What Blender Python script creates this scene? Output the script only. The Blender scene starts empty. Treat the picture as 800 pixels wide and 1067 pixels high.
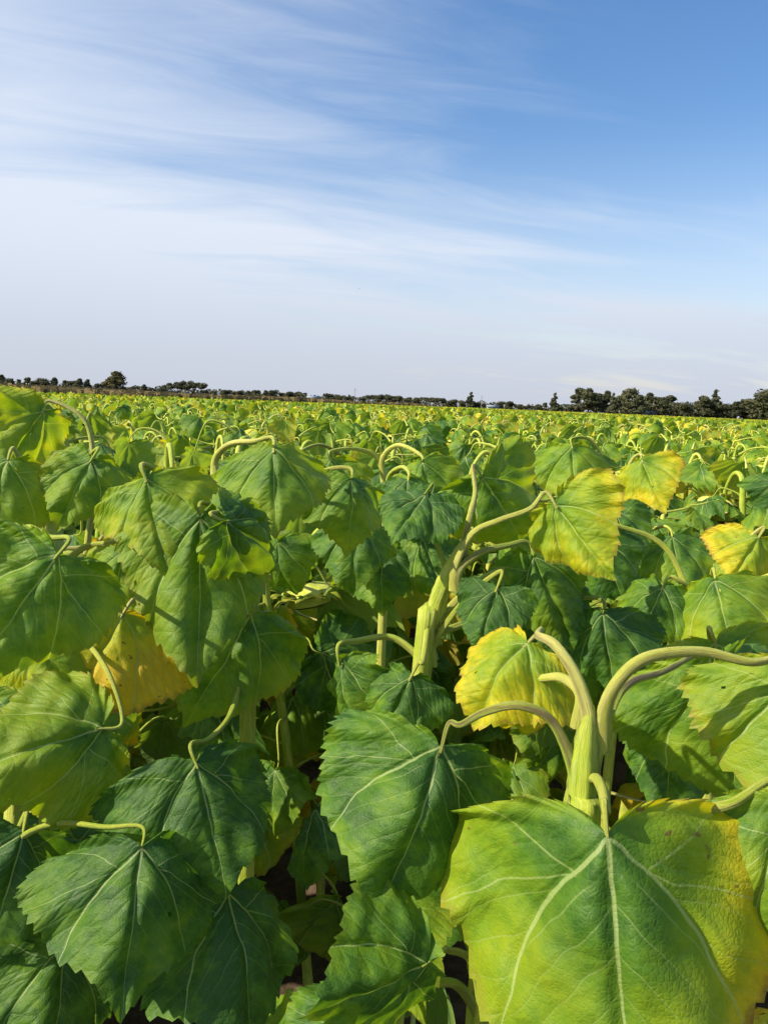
import bpy, math, random
import numpy as np
from mathutils import Vector, Matrix
R = math.radians
scene = bpy.context.scene
COL = scene.collection

# ------------------------------------------------------------------ camera
CAM = Vector((0, 0, 1.75)); F = 806.0; PITCH = R(8.0); ROLL = R(2.4)
fwd = Vector((0, math.cos(PITCH), -math.sin(PITCH)))
r0 = Vector((1, 0, 0)); u0 = r0.cross(fwd)
rt = r0 * math.cos(ROLL) + u0 * math.sin(ROLL)
up = u0 * math.cos(ROLL) - r0 * math.sin(ROLL)
cd = bpy.data.cameras.new('camera'); cam = bpy.data.objects.new('camera', cd); COL.objects.link(cam)
cd.sensor_fit = 'VERTICAL'; cd.sensor_height = 24; cd.lens = 24 * F / 1067
cd.clip_start = .02; cd.clip_end = 3000
m = Matrix((rt, up, -fwd)).transposed().to_4x4(); m.translation = CAM
cam.matrix_world = m
scene.camera = cam
def P(px, py, d):
    return CAM + fwd * d + rt * ((px - 400) / F * d) + up * ((533.5 - py) / F * d)

# ------------------------------------------------------------------ sun, exposure
SUN_DIR = Vector((-.95, -.30, 0)).normalized(); SUN_EL = R(37)
sv = Vector((SUN_DIR.x * math.cos(SUN_EL), SUN_DIR.y * math.cos(SUN_EL), math.sin(SUN_EL)))
sd = bpy.data.lights.new('sun', 'SUN'); sd.energy = 5.0; sd.angle = R(.6); sd.color = (1, .90, .70)
so = bpy.data.objects.new('sun', sd); COL.objects.link(so)
so.rotation_euler = sv.to_track_quat('Z', 'Y').to_euler(); so.location = (-5, -3, 8)
vs = scene.view_settings; vs.view_transform = 'Standard'; vs.look = 'None'; vs.gamma = 1; vs.exposure = 0.52
vs.use_curve_mapping = False
cy = scene.cycles
cy.max_bounces = 6; cy.diffuse_bounces = 2; cy.glossy_bounces = 2; cy.transmission_bounces = 4; cy.transparent_max_bounces = 4

# ------------------------------------------------------------------ node expression helper
class E:
    def __init__(s, nt, sock): s.nt = nt; s.s = sock
    def op(s, o, *a, clamp=False):
        n = s.nt.nodes.new('ShaderNodeMath'); n.operation = o; n.use_clamp = clamp
        for i, v in enumerate((s,) + a):
            if isinstance(v, E): s.nt.links.new(v.s, n.inputs[i])
            else: n.inputs[i].default_value = v
        return E(s.nt, n.outputs[0])
    def __add__(s, o): return s.op('ADD', o)
    __radd__ = __add__
    def __mul__(s, o): return s.op('MULTIPLY', o)
    __rmul__ = __mul__
    def __sub__(s, o): return s.op('SUBTRACT', o)
    def __rsub__(s, o): return (s * -1) + o
    def __truediv__(s, o): return s.op('DIVIDE', o)
    def abs(s): return s.op('ABSOLUTE')
    def clamp(s): return s.op('ADD', 0.0, clamp=True)
    def min(s, o): return s.op('MINIMUM', o)
    def max(s, o): return s.op('MAXIMUM', o)
    def ss(s, a, b):
        n = s.nt.nodes.new('ShaderNodeMapRange'); n.interpolation_type = 'SMOOTHSTEP'
        s.nt.links.new(s.s, n.inputs[0]); n.inputs[1].default_value = a; n.inputs[2].default_value = b
        return E(s.nt, n.outputs[0])
def mat(name):
    M = bpy.data.materials.new(name); M.use_nodes = True; nt = M.node_tree; nt.nodes.clear()
    return M, nt
def node(nt, t, **k):
    n = nt.nodes.new(t)
    for a, v in k.items(): setattr(n, a, v)
    return n
def noise(nt, vec, scale, detail=3, rough=.5, w=None, dist=0):
    n = node(nt, 'ShaderNodeTexNoise'); n.inputs['Scale'].default_value = scale
    n.inputs['Detail'].default_value = detail; n.inputs['Roughness'].default_value = rough
    n.inputs['Distortion'].default_value = dist
    if w is not None:
        n.noise_dimensions = '4D'; nt.links.new(w.s, n.inputs['W'])
    if vec is not None: nt.links.new(vec, n.inputs['Vector'])
    return E(nt, n.outputs[0])
def mixc(nt, f, a, b):
    n = node(nt, 'ShaderNodeMix', data_type='RGBA')
    if isinstance(f, E): nt.links.new(f.s, n.inputs[0])
    else: n.inputs[0].default_value = f
    for i, v in ((6, a), (7, b)):
        if isinstance(v, (tuple, list)): n.inputs[i].default_value = (*v, 1) if len(v) == 3 else v
        else: nt.links.new(v, n.inputs[i])
    return n.outputs[2]
def ramp(nt, f, stops):
    n = node(nt, 'ShaderNodeValToRGB'); cr = n.color_ramp
    while len(cr.elements) < len(stops): cr.elements.new(.5)
    for e, (p, c) in zip(cr.elements, stops): e.position = p; e.color = (*c, 1)
    nt.links.new(f.s, n.inputs[0]); return n.outputs[0]

# ------------------------------------------------------------------ world: Nishita sky with thin cirrus
W = bpy.data.worlds.new('World'); scene.world = W; W.use_nodes = True
nt = W.node_tree; nt.nodes.clear()
sky = node(nt, 'ShaderNodeTexSky', sky_type='NISHITA'); sky.sun_disc = False
sky.sun_elevation = SUN_EL; sky.sun_rotation = math.atan2(SUN_DIR.x, SUN_DIR.y)
sky.air_density = 1.3; sky.dust_density = .5; sky.ozone_density = 3.0; sky.altitude = 0
tc = node(nt, 'ShaderNodeTexCoord'); sp = node(nt, 'ShaderNodeSeparateXYZ'); nt.links.new(tc.outputs['Generated'], sp.inputs[0])
x, y, z = (E(nt, sp.outputs[i]) for i in range(3))
zz = z.max(0.0) + .16
gx = x / zz; gy = y / zz
cb = node(nt, 'ShaderNodeCombineXYZ'); nt.links.new((gx * .55 + gy * .22).s, cb.inputs[0]); nt.links.new((gy * 1.25 - gx * .25).s, cb.inputs[1])
big = noise(nt, cb.outputs[0], .8, 3, .5, dist=.6)
cb2 = node(nt, 'ShaderNodeCombineXYZ'); nt.links.new((gx * .8 + gy * .4).s, cb2.inputs[0]); nt.links.new((gy * 3.0 - gx * .8).s, cb2.inputs[1])
fine = noise(nt, cb2.outputs[0], 1.3, 7, .6, dist=.9)
# cirrus thins out towards the right and overhead
az = x / (y.max(.05))
lean = (az * -.9 + .12) - (z - .28) * 1.3
cov = (big * 1.7 + fine * .9 - 1.02 + lean * .75).ss(0.0, 1.0)
hz = (z * -1 + .34).ss(0.0, .34)
cf = (cov * .85 + hz * .66).clamp().min(.94)
skyc = sky.outputs[0]
hs = node(nt, 'ShaderNodeHueSaturation'); hs.inputs['Saturation'].default_value = 1.24; nt.links.new(skyc, hs.inputs['Color'])
hm = node(nt, 'ShaderNodeMix', data_type='RGBA', blend_type='MULTIPLY'); hm.inputs[0].default_value = 1; nt.links.new(hs.outputs[0], hm.inputs[6]); hm.inputs[7].default_value = (1.02, .93, 1.0, 1)
mc = mixc(nt, cf, hm.outputs[2], mixc(nt, z.ss(0.0, .22), (3.5, 3.85, 4.6), (4.75, 5.15, 5.85)))
bg = node(nt, 'ShaderNodeBackground'); bg.inputs[1].default_value = .115
nt.links.new(mc, bg.inputs[0])
wo = node(nt, 'ShaderNodeOutputWorld'); nt.links.new(bg.outputs[0], wo.inputs[0])

# ------------------------------------------------------------------ materials
def leaf_material(name, veins=True):
    M, nt = mat(name)
    at = node(nt, 'ShaderNodeAttribute', attribute_name='tone'); s3 = node(nt, 'ShaderNodeSeparateColor'); nt.links.new(at.outputs['Color'], s3.inputs[0])
    age, seed, s = (E(nt, s3.outputs[i]) for i in range(3))
    oi = node(nt, 'ShaderNodeObjectInfo'); rnd = E(nt, oi.outputs['Random'])
    geo = node(nt, 'ShaderNodeNewGeometry'); back = E(nt, geo.outputs['Backfacing'])
    uv = node(nt, 'ShaderNodeUVMap', uv_map='leaf')
    w = seed * 37.0 + rnd * 50.0
    if veins:
        vec = uv.outputs[0]
    else:
        tcc = node(nt, 'ShaderNodeTexCoord'); vec = tcc.outputs['Object']
    n1 = noise(nt, vec, 2.6 if veins else 9, 4, .6, w=w)
    n2 = noise(nt, vec, 11 if veins else 30, 3, .6, w=w)
    a = age + (rnd - .5) * (.10 if veins else .12) + (0.0 if veins else .07)
    n3 = noise(nt, vec, 26 if veins else 60, 3, .7, w=w)
    yv = (n3 - .5) * .22 + a * 1.15 + (n1 - .5) * 1.05 + (n2 - .5) * .35 + (s - .55) * (a * .9 + .12) + 0.02
    green = ramp(nt, yv, [(0, (.036, .105, .013)), (.13, (.080, .185, .012)), (.32, (.18, .295, .012)),
                          (.56, (.30, .38, .012)), (.82, (.62, .53, .015)), (1.0, (.66, .46, .02))])
    # cooler, waxier tone on part of the leaves
    cool = (noise(nt, None, 1, 0, .5, w=seed * 91.0 + rnd * 17.0) - .35) * 1.6
    green = mixc(nt, (cool.clamp() * (1 - a * 1.6).clamp() * .6), green, (.032, .105, .030))
    bump_h = None
    if veins:
        sx = node(nt, 'ShaderNodeSeparateXYZ'); nt.links.new(uv.outputs[0], sx.inputs[0])
        wob = noise(nt, vec, 3.0, 2, .5, w=w + 3.0) - .5; wob2 = noise(nt, vec, 4.0, 2, .5, w=w + 9.0) - .5
        ux = E(nt, sx.outputs[0]) + wob * .06; uy = E(nt, sx.outputs[1]) + wob2 * .10
        xa = ux.abs()
        yp = uy.max(0.0)
        xl = (1 - (yp * -2.3).op('EXPONENT')) * .50
        d1 = xa + (uy.min(0.0)).abs() * 3
        d2 = (xa - xl).abs() * .78 + (uy.min(0.0)).abs() * 2
        wid = ((1.05 - yp).max(.18)) * .0085
        m1 = 1 - (d1 / wid).ss(.6, 1.3)
        m2 = 1 - (d2 / (wid * .8)).ss(.6, 1.3)
        xo = (xa - .12).max(0.0)
        inl = (xa - .11).ss(0.0, .01)
        d3 = (uy - .125 - xo * .42).abs(); d4 = (uy - .115 + xo * .55 + xo * xo * .6).abs()
        m3 = (1 - (d3.min(d4) / (wid * .62)).ss(.5, 1.3)) * inl
        # pinnate secondaries
        t1 = (uy - xa * .95 - xa * xa * .7) / .135
        f1 = (t1.op('FRACT') - .5).abs() * .135 * .75
        m4 = (1 - (f1 / (wid * .42)).ss(.5, 1.4)) * (xl - xa).ss(0.0, .02) * (uy - .12).ss(0.0, .05)
        dx = (xa - xl).max(0.0)
        t2 = (uy - dx * .55 - dx * dx * .5 + .02) / .15
        f2 = (t2.op('FRACT') - .5).abs() * .15 * .85
        m5 = (1 - (f2 / (wid * .42)).ss(.5, 1.4)) * (xa - xl).ss(0.0, .02) * (uy - .16).ss(0.0, .08)
        vm = m1.max(m2).max(m3 * .7).max(m4 * .40).max(m5 * .40)
        vo = node(nt, 'ShaderNodeTexVoronoi', feature='DISTANCE_TO_EDGE'); vo.inputs['Scale'].default_value = 52
        nt.links.new(vec, vo.inputs['Vector']); vd = E(nt, vo.outputs[0])
        net = 1 - vd.ss(0.0, .09)
        qu = (d1.min(d2).min(f1 * 1.6).min(f2 * 1.6)).min(.05) * 20   # quilting between the veins
        bump_h = qu * .5 + vd.min(.2) * .6 + n2 * .5 + n3 * .4
        green = mixc(nt, (1 - qu) * (a * 1.5).clamp() * .16, green, (.10, .20, .02))
        green = mixc(nt, net * .20, green, (.16, .27, .06))
        green = mixc(nt, vm * .62, green, (.42, .50, .20))
        # brown specks and holes of wear
        sp_ = noise(nt, vec, 17, 2, .5, w=w + 21.0)
        green = mixc(nt, (sp_ + a * .10).ss(.74, .78) * .8, green, (.16, .09, .03))
        # dust
        green = mixc(nt, noise(nt, vec, 1.6, 5, .7, w=w + 5.0).ss(.55, .85) * .22, green, (.26, .30, .22))
        # dry rim
        green = mixc(nt, (s + (n3 - .5) * .16).ss(.93, 1.0) * (a * 2 - .1).clamp() * n1.ss(.35, .6) * .9, green, (.24, .13, .045))
    under = mixc(nt, .5, green, (.20, .29, .085))
    colr = mixc(nt, back, green, under)
    pb = node(nt, 'ShaderNodeBsdfPrincipled'); nt.links.new(colr, pb.inputs['Base Color'])
    rgh = n2 * .25 + .42 + back * .2
    nt.links.new(rgh.s, pb.inputs['Roughness']); pb.inputs['Specular IOR Level'].default_value = .33
    tr = node(nt, 'ShaderNodeBsdfTranslucent')
    hs = node(nt, 'ShaderNodeMix', data_type='RGBA', blend_type='MULTIPLY'); hs.inputs[0].default_value = 1
    nt.links.new(colr, hs.inputs[6]); hs.inputs[7].default_value = (2.3, 2.1, .5, 1)
    nt.links.new(hs.outputs[2], tr.inputs['Color'])
    if bump_h is not None:
        bp = node(nt, 'ShaderNodeBump'); bp.inputs['Strength'].default_value = .38; bp.inputs['Distance'].default_value = .005
        nt.links.new(bump_h.s, bp.inputs['Height']); nt.links.new(bp.outputs[0], pb.inputs['Normal'])
    mx = node(nt, 'ShaderNodeMixShader'); mx.inputs[0].default_value = .32
    nt.links.new(pb.outputs[0], mx.inputs[1]); nt.links.new(tr.outputs[0], mx.inputs[2])
    out = node(nt, 'ShaderNodeOutputMaterial'); nt.links.new(mx.outputs[0], out.inputs[0])
    return M
def stalk_material(name):
    M, nt = mat(name)
    uv = node(nt, 'ShaderNodeUVMap', uv_map='leaf'); sx = node(nt, 'ShaderNodeSeparateXYZ'); nt.links.new(uv.outputs[0], sx.inputs[0])
    u, v = E(nt, sx.outputs[0]), E(nt, sx.outputs[1])
    at = node(nt, 'ShaderNodeAttribute', attribute_name='tone'); s3 = node(nt, 'ShaderNodeSeparateColor'); nt.links.new(at.outputs['Color'], s3.inputs[0])
    age, seed, purp = (E(nt, s3.outputs[i]) for i in range(3))
    oi = node(nt, 'ShaderNodeObjectInfo'); rnd = E(nt, oi.outputs['Random'])
    cb = node(nt, 'ShaderNodeCombineXYZ'); nt.links.new((u * 9.0).s, cb.inputs[0]); nt.links.new((v * 6.0).s, cb.inputs[1])
    w = seed * 30.0 + rnd * 40.0
    n = noise(nt, cb.outputs[0], 1.0, 4, .65, w=w)
    cb2 = node(nt, 'ShaderNodeCombineXYZ'); nt.links.new((u * 40.0).s, cb2.inputs[0]); nt.links.new((v * 10.0).s, cb2.inputs[1])
    st = noise(nt, cb2.outputs[0], 1.0, 3, .6, w=w)
    c = ramp(nt, n + (age - .3) * .8 + (rnd - .5) * .2, [(.2, (.17, .31, .02)), (.42, (.36, .47, .03)), (.62, (.54, .57, .08)), (.9, (.64, .57, .24))])
    c = mixc(nt, st.ss(.45, .75) * .5, c, (.50, .52, .27))
    top = (u - .5).abs()   # purple flush on one flank
    c = mixc(nt, (purp * (noise(nt, cb.outputs[0], .7, 2, .5, w=w + 7.0)).ss(.35, .6) * (1 - top.ss(.06, .22))).clamp() * .8, c, (.17, .085, .075))
    fu = noise(nt, cb2.outputs[0], 9.0, 2, .7, w=w)
    c = mixc(nt, fu.ss(.55, .8) * .25, c, (.17, .14, .05))
    pb = node(nt, 'ShaderNodeBsdfPrincipled'); nt.links.new(c, pb.inputs['Base Color']); pb.inputs['Roughness'].default_value = .5
    pb.inputs['Specular IOR Level'].default_value = .35
    pb.inputs['Subsurface Weight'].default_value = .0
    bp = node(nt, 'ShaderNodeBump'); bp.inputs['Strength'].default_value = .8; bp.inputs['Distance'].default_value = .0035
    nt.links.new((st + fu * .4).s, bp.inputs['Height']); nt.links.new(bp.outputs[0], pb.inputs['Normal'])
    out = node(nt, 'ShaderNodeOutputMaterial'); nt.links.new(pb.outputs[0], out.inputs[0])
    return M
def simple(name, c1, c2, scale, rough=.9, bump=0, trans=0, coord='Object', dist=.05, rndmix=0):
    M, nt = mat(name)
    tcc = node(nt, 'ShaderNodeTexCoord')
    n = noise(nt, tcc.outputs[coord], scale, 6, .65)
    f = n.ss(.32, .68)
    if rndmix:
        oi = node(nt, 'ShaderNodeObjectInfo'); f = (f * (1 - rndmix) + E(nt, oi.outputs['Random']) * rndmix)
    c = mixc(nt, f, c1, c2)
    pb = node(nt, 'ShaderNodeBsdfPrincipled'); nt.links.new(c, pb.inputs['Base Color']); pb.inputs['Roughness'].default_value = rough
    pb.inputs['Specular IOR Level'].default_value = .2
    if bump:
        bp = node(nt, 'ShaderNodeBump'); bp.inputs['Strength'].default_value = bump; bp.inputs['Distance'].default_value = dist
        nt.links.new(n.s, bp.inputs['Height']); nt.links.new(bp.outputs[0], pb.inputs['Normal'])
    sh = pb.outputs[0]
    if trans:
        tr = node(nt, 'ShaderNodeBsdfTranslucent'); nt.links.new(c, tr.inputs[0])
        mx = node(nt, 'ShaderNodeMixShader'); mx.inputs[0].default_value = trans
        nt.links.new(sh, mx.inputs[1]); nt.links.new(tr.outputs[0], mx.inputs[2]); sh = mx.outputs[0]
    out = node(nt, 'ShaderNodeOutputMaterial'); nt.links.new(sh, out.inputs[0])
    return M
M_LEAF = leaf_material('sunflower_leaf'); M_LEAF_FAR = leaf_material('sunflower_leaf_far', False)
M_STALK = stalk_material('sunflower_stalk')
M_SEED = simple('sunflower_seeds', (.05, .03, .02), (.17, .11, .04), 140, .8, .8, dist=.004)
M_BRACT = simple('sunflower_bracts', (.16, .25, .03), (.42, .40, .05), 22, .6, .3, .2, dist=.004)
M_SOIL = simple('soil', (.05, .033, .022), (.12, .082, .055), 7, .95, 1.0, dist=.05)
M_REED = simple('dry_crop', (.13, .105, .05), (.25, .19, .085), .6, .9, trans=.2)
M_CROWN = simple('tree_foliage', (.055, .066, .034), (.12, .12, .06), .5, .85, trans=.15, rndmix=.5)  # foliage green lightened: distance haze is put into this colour
M_CROWN_B = simple('tree_foliage_dry', (.10, .095, .04), (.20, .175, .075), .5, .85, trans=.15)
M_BARK = simple('bark', (.05, .038, .028), (.11, .085, .06), 3, .9, .5)
M_POLE = simple('weathered_pole', (.20, .20, .19), (.32, .31, .29), 4, .8)
M_WHITE = simple('pale_sheet_wall', (.26, .28, .28), (.36, .38, .38), 1.5, .7)
M_ROOF = simple('blue_grey_roof', (.20, .26, .32), (.30, .37, .43), 2, .6)
M_DARK = simple('dark_opening', (.02, .02, .02), (.05, .05, .05), 2, .6)
M_BIRD = simple('bird_feathers', (.02, .02, .02), (.05, .045, .04), 30, .7)

# ------------------------------------------------------------------ mesh helpers
def mesh_obj(name, V, Fc, material, parent=None, tone=None, uv=None, smooth=True, loc=None):
    me = mesh_data(name, V, Fc, material, tone, uv, smooth)
    o = bpy.data.objects.new(name, me); COL.objects.link(o)
    if parent: o.parent = parent
    if loc: o.location = loc
    return o
def mesh_data(name, V, Fc, material, tone=None, uv=None, smooth=True):
    """V (n,3); Fc (k,4) or (k,3) int array, or list of such arrays, material or list of (material per face index array)"""
    me = bpy.data.meshes.new(name)
    if not isinstance(Fc, list): Fc = [Fc]
    Fc = [f for f in Fc if len(f)]
    V = np.asarray(V, dtype=np.float32)
    me.vertices.add(len(V)); me.vertices.foreach_set('co', V.ravel())
    nl = sum(f.size for f in Fc); nf = sum(len(f) for f in Fc)
    me.loops.add(nl); me.polygons.add(nf)
    me.loops.foreach_set('vertex_index', np.concatenate([f.ravel() for f in Fc]).astype(np.int32))
    tot = np.concatenate([np.full(len(f), f.shape[1]) for f in Fc]); st = np.concatenate([[0], np.cumsum(tot)[:-1]])
    me.polygons.foreach_set('loop_start', st.astype(np.int32)); me.polygons.foreach_set('loop_total', tot.astype(np.int32))
    if smooth: me.polygons.foreach_set('use_smooth', np.ones(nf, dtype=bool))
    mats, idx = (material if isinstance(material, tuple) else ([material], None))
    for mm in mats: me.materials.append(mm)
    if idx is not None: me.polygons.foreach_set('material_index', idx.astype(np.int32))
    me.update(calc_edges=True)
    if tone is not None:
        a = me.attributes.new('tone', 'FLOAT_COLOR', 'POINT')
        c = np.ones((len(V), 4), dtype=np.float32); c[:, :3] = tone; a.data.foreach_set('color', c.ravel())
    if uv is not None:
        l = me.uv_layers.new(name='leaf'); vi = np.empty(nl, dtype=np.int32); me.loops.foreach_get('vertex_index', vi)
        l.data.foreach_set('uv', np.asarray(uv, dtype=np.float32)[vi].ravel())
    me.validate()
    return me

OUT_A = np.radians([0, 4, 10, 20, 35, 50, 70, 90, 110, 130, 150, 163, 172, 178])
OUT_R = np.array([1.12, 1.02, .93, .855, .79, .76, .72, .65, .54, .36, .215, .14, .09, .04])
def leaf_geo(L, age, seed, wx=.95, fold=.15, ky=.9, kb=1.0, kx=.5, ruf=.05, nr=14, nt=120, teeth=21, twist=0.0, bite=0, lobe=.8, notch=0.0, side=0.0, open_=None):
    """blade with its petiole joint at the origin, tip towards +Y, upper face +Z"""
    rg = np.random.RandomState(seed)
    th = np.linspace(-R(178), R(178), nt + 1)
    rr = np.interp(np.abs(th), OUT_A, OUT_R) * (1 - notch * np.clip((np.abs(th) - R(105)) / R(35), 0, 1))
    ph = rg.rand(8) * 6.28
    rr = rr * (1 + .05 * np.sin(3 * th + ph[0]) + .03 * np.sin(5 * th + ph[1]) + .015 * np.sin(9 * th + ph[2]) + .008 * np.sin(15 * th + ph[5]))
    # the basal lobes differ left and right
    rr = rr * (1 + (.08 * (ph[3] / 3.14 - 1)) * np.sin(th))
    if teeth:
        q = np.abs(th) / R(178) * teeth * 1.0 + np.where(th > 0, .13, .41)
        fr = 1 - (q % 1)
        amp = .038 * (.6 + .8 * np.abs(np.sin(np.floor(q) * 2.3 + ph[4]))) * np.clip((R(170) - np.abs(th)) * 3, 0, 1)
        tooth = fr * amp * 1.12
    else: tooth = np.zeros_like(th)
    s = (np.arange(1, nr + 1) / nr) ** .85
    S, T = np.meshgrid(s, th, indexing='ij')
    rad = rr[None, :] * S + tooth[None, :] * S ** 8
    op = (.04 + .16 * rg.rand()) if open_ is None else open_
    T2 = T * (1 - op * np.clip((np.abs(T) - R(50)) / R(128), 0, 1))
    x = rad * np.sin(T2); y = rad * np.cos(T2)
    u, v = x.copy(), y.copy()
    y = np.where(y < 0, y * lobe, y)
    x = x * wx
    ax = np.abs(x)
    z = ruf * S ** 2.5 * (np.sin(5 * T + ph[4]) + .7 * np.sin(9 * T + ph[5]) + .6 * np.sin(14 * T + ph[6]) * S + .3 * np.sin(23 * T + ph[7]) * S ** 3)
    z += .05 * np.sin(x * 4.1 + ph[2]) * np.sin(y * 3.7 + ph[6]) + .028 * (np.sin(x * 9 + ph[0]) * np.sin(y * 8 + ph[1]) + .6 * np.sin(x * 19 + y * 7 + ph[2]) * np.sin(y * 17 + ph[3]))
    xl = .5 * (1 - np.exp(-2.3 * np.clip(y, 0, 9))) * wx
    xq = np.clip(ax / np.maximum(xl, .02), 0, 1)
    z += .075 * np.sin(np.pi * xq) * (y > 0) * np.clip(y * 2.5, 0, .8) * (1 + .5 * np.sin(ph[5])) * np.where(x > 0, 1, .7)
    yg = np.clip(y * 7, 0, 1)
    g = .032 * np.exp(-(ax / .035) ** 2) * yg + .026 * np.exp(-((ax - xl) / .035) ** 2) * yg
    z -= g
    asy = 1 + .35 * np.sin(ph[7])
    z -= fold * ax * np.where(x > 0, asy, 2 - asy) * np.clip(1 - .3 * y, 0, 1.3)
    # bend across
    if kx: z -= (1 - np.cos(kx * 1.6 * x)) / (kx * 1.6); x = np.sin(kx * 1.6 * x) / (kx * 1.6)
    # bend along
    k = np.where(y > 0, ky, kb)
    k = np.where(np.abs(k) < 1e-3, 1e-3, k)
    a = k * y
    y2 = np.sin(a) / k - z * -np.sin(a) * -1.0 * 0; z2 = -(1 - np.cos(a)) / np.abs(k) * np.sign(k)
    y2 = y2 + z * np.sin(a) * .8; z2 = z2 + z * np.cos(a)
    x2 = x
    if twist:
        c, sn = np.cos(twist * y), np.sin(twist * y); x2, z2 = x * c - z2 * 0 + 0, z2 + x * sn; x2 = x2
    V = np.concatenate([[[0, 0, 0]], np.stack([x2, y2, z2], -1).reshape(-1, 3)]) * L
    UV = np.concatenate([[[0, 0]], np.stack([u, v], -1).reshape(-1, 2)])
    n1 = nt + 1
    base = 1 + np.arange(nr - 1)[:, None] * n1 + np.arange(nt)[None, :]
    quads = np.stack([base, base + n1, base + n1 + 1, base + 1], -1).reshape(-1, 4)
    tris = np.stack([np.zeros(nt, int), 1 + np.arange(nt), 2 + np.arange(nt)], -1)
    # orientation: +Z up
    tone = np.zeros((len(V), 3)); tone[:, 0] = age + side * UV[:, 0] + abs(side) * 1.3 * (np.abs(UV[:, 0]) - .25); tone[:, 1] = (seed * .61803) % 1; tone[1:, 2] = S.reshape(-1)
    if bite:      # insect holes
        cand = rg.randint(0, len(quads), bite); keep = np.ones(len(quads), bool)
        for c0 in cand:
            keep[c0] = False
            if rg.rand() < .5 and c0 + 1 < len(quads): keep[c0 + 1] = False
        quads = quads[keep]
    return V, [tris[:, ::-1], quads[:, ::-1]], UV, tone
def crom(pts, n):
    P_ = [Vector(p) for p in pts]; P_ = [P_[0] * 2 - P_[1]] + P_ + [P_[-1] * 2 - P_[-2]]
    out = []
    for i in range(1, len(P_) - 2):
        a, b, c, d = P_[i - 1:i + 3]
        for k in range(n):
            t = k / n
            out.append(.5 * ((2 * b) + (c - a) * t + (2 * a - 5 * b + 4 * c - d) * t * t + (3 * b - a - 3 * c + d) * t ** 3))
    out.append(P_[-2]); return out
def tube_geo(path, rad, ns=10, ribs=0, age=.3, seed=0, purp=0, groove=0, cap=True):
    """swept tube; rad is a function of 0..1"""
    n = len(path); V = []; UV = []
    prev = None; dist = 0
    for i, p in enumerate(path):
        t = (path[min(i + 1, n - 1)] - path[max(i - 1, 0)]).normalized()
        if prev is None:
            ref = Vector((0, 0, 1)) if abs(t.z) < .9 else Vector((1, 0, 0)); a = (ref - t * ref.dot(t)).normalized()
        else: a = (prev - t * prev.dot(t)).normalized()
        prev = a; b = t.cross(a)
        if i: dist += (p - path[i - 1]).length
        r = rad(i / (n - 1))
        for k in range(ns + 1):
            an = 2 * math.pi * k / ns
            q = r * (1 + ribs * math.cos(an * 6 + seed))
            if groove: q *= 1 - groove * max(0, math.cos(an)) ** 6
            V.append(p + a * (math.cos(an) * q) + b * (math.sin(an) * q)); UV.append(((k / ns + .5) % 1.0 if 0 < k < ns else .5, dist * 4))
    V = [tuple(v) for v in V]
    m1 = ns + 1
    base = np.arange(n - 1)[:, None] * m1 + np.arange(ns)[None, :]
    q = np.stack([base, base + 1, base + m1 + 1, base + m1], -1).reshape(-1, 4)
    V = np.array(V); UV = np.array(UV)
    tris = np.zeros((0, 3), int)
    if cap:
        V = np.concatenate([V, [list(path[-1] + (path[-1] - path[-2]).normalized() * rad(1) * .7)]]); UV = np.concatenate([UV, [[.5, dist * 4]]])
        c = len(V) - 1; b0 = (n - 1) * m1 + np.arange(ns)
        tris = np.stack([b0, b0 + 1, np.full(ns, c)], -1)
    tone = np.tile([age, (seed * .61803) % 1, purp], (len(V), 1))
    return V, [q, tris], UV, tone
def xf(V, M):
    A = np.array(M); return V @ A[:3, :3].T + A[:3, 3]
def merge(parts):
    """parts: (V, [faces...], UV, tone, matindex)"""
    Vs, U, T, F4, F3, I4, I3 = [], [], [], [], [], [], []; o = 0
    for V, fs, uv, tn, mi in parts:
        Vs.append(V); U.append(uv); T.append(tn)
        for f in fs:
            if not len(f): continue
            (F4 if f.shape[1] == 4 else F3).append(f + o); (I4 if f.shape[1] == 4 else I3).append(np.full(len(f), mi))
        o += len(V)
    F = []; I = []
    if F4: F.append(np.concatenate(F4)); I += I4
    if F3: F.append(np.concatenate(F3)); I += I3
    return np.concatenate(Vs), F, np.concatenate(U), np.concatenate(T), np.concatenate(I)

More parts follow.
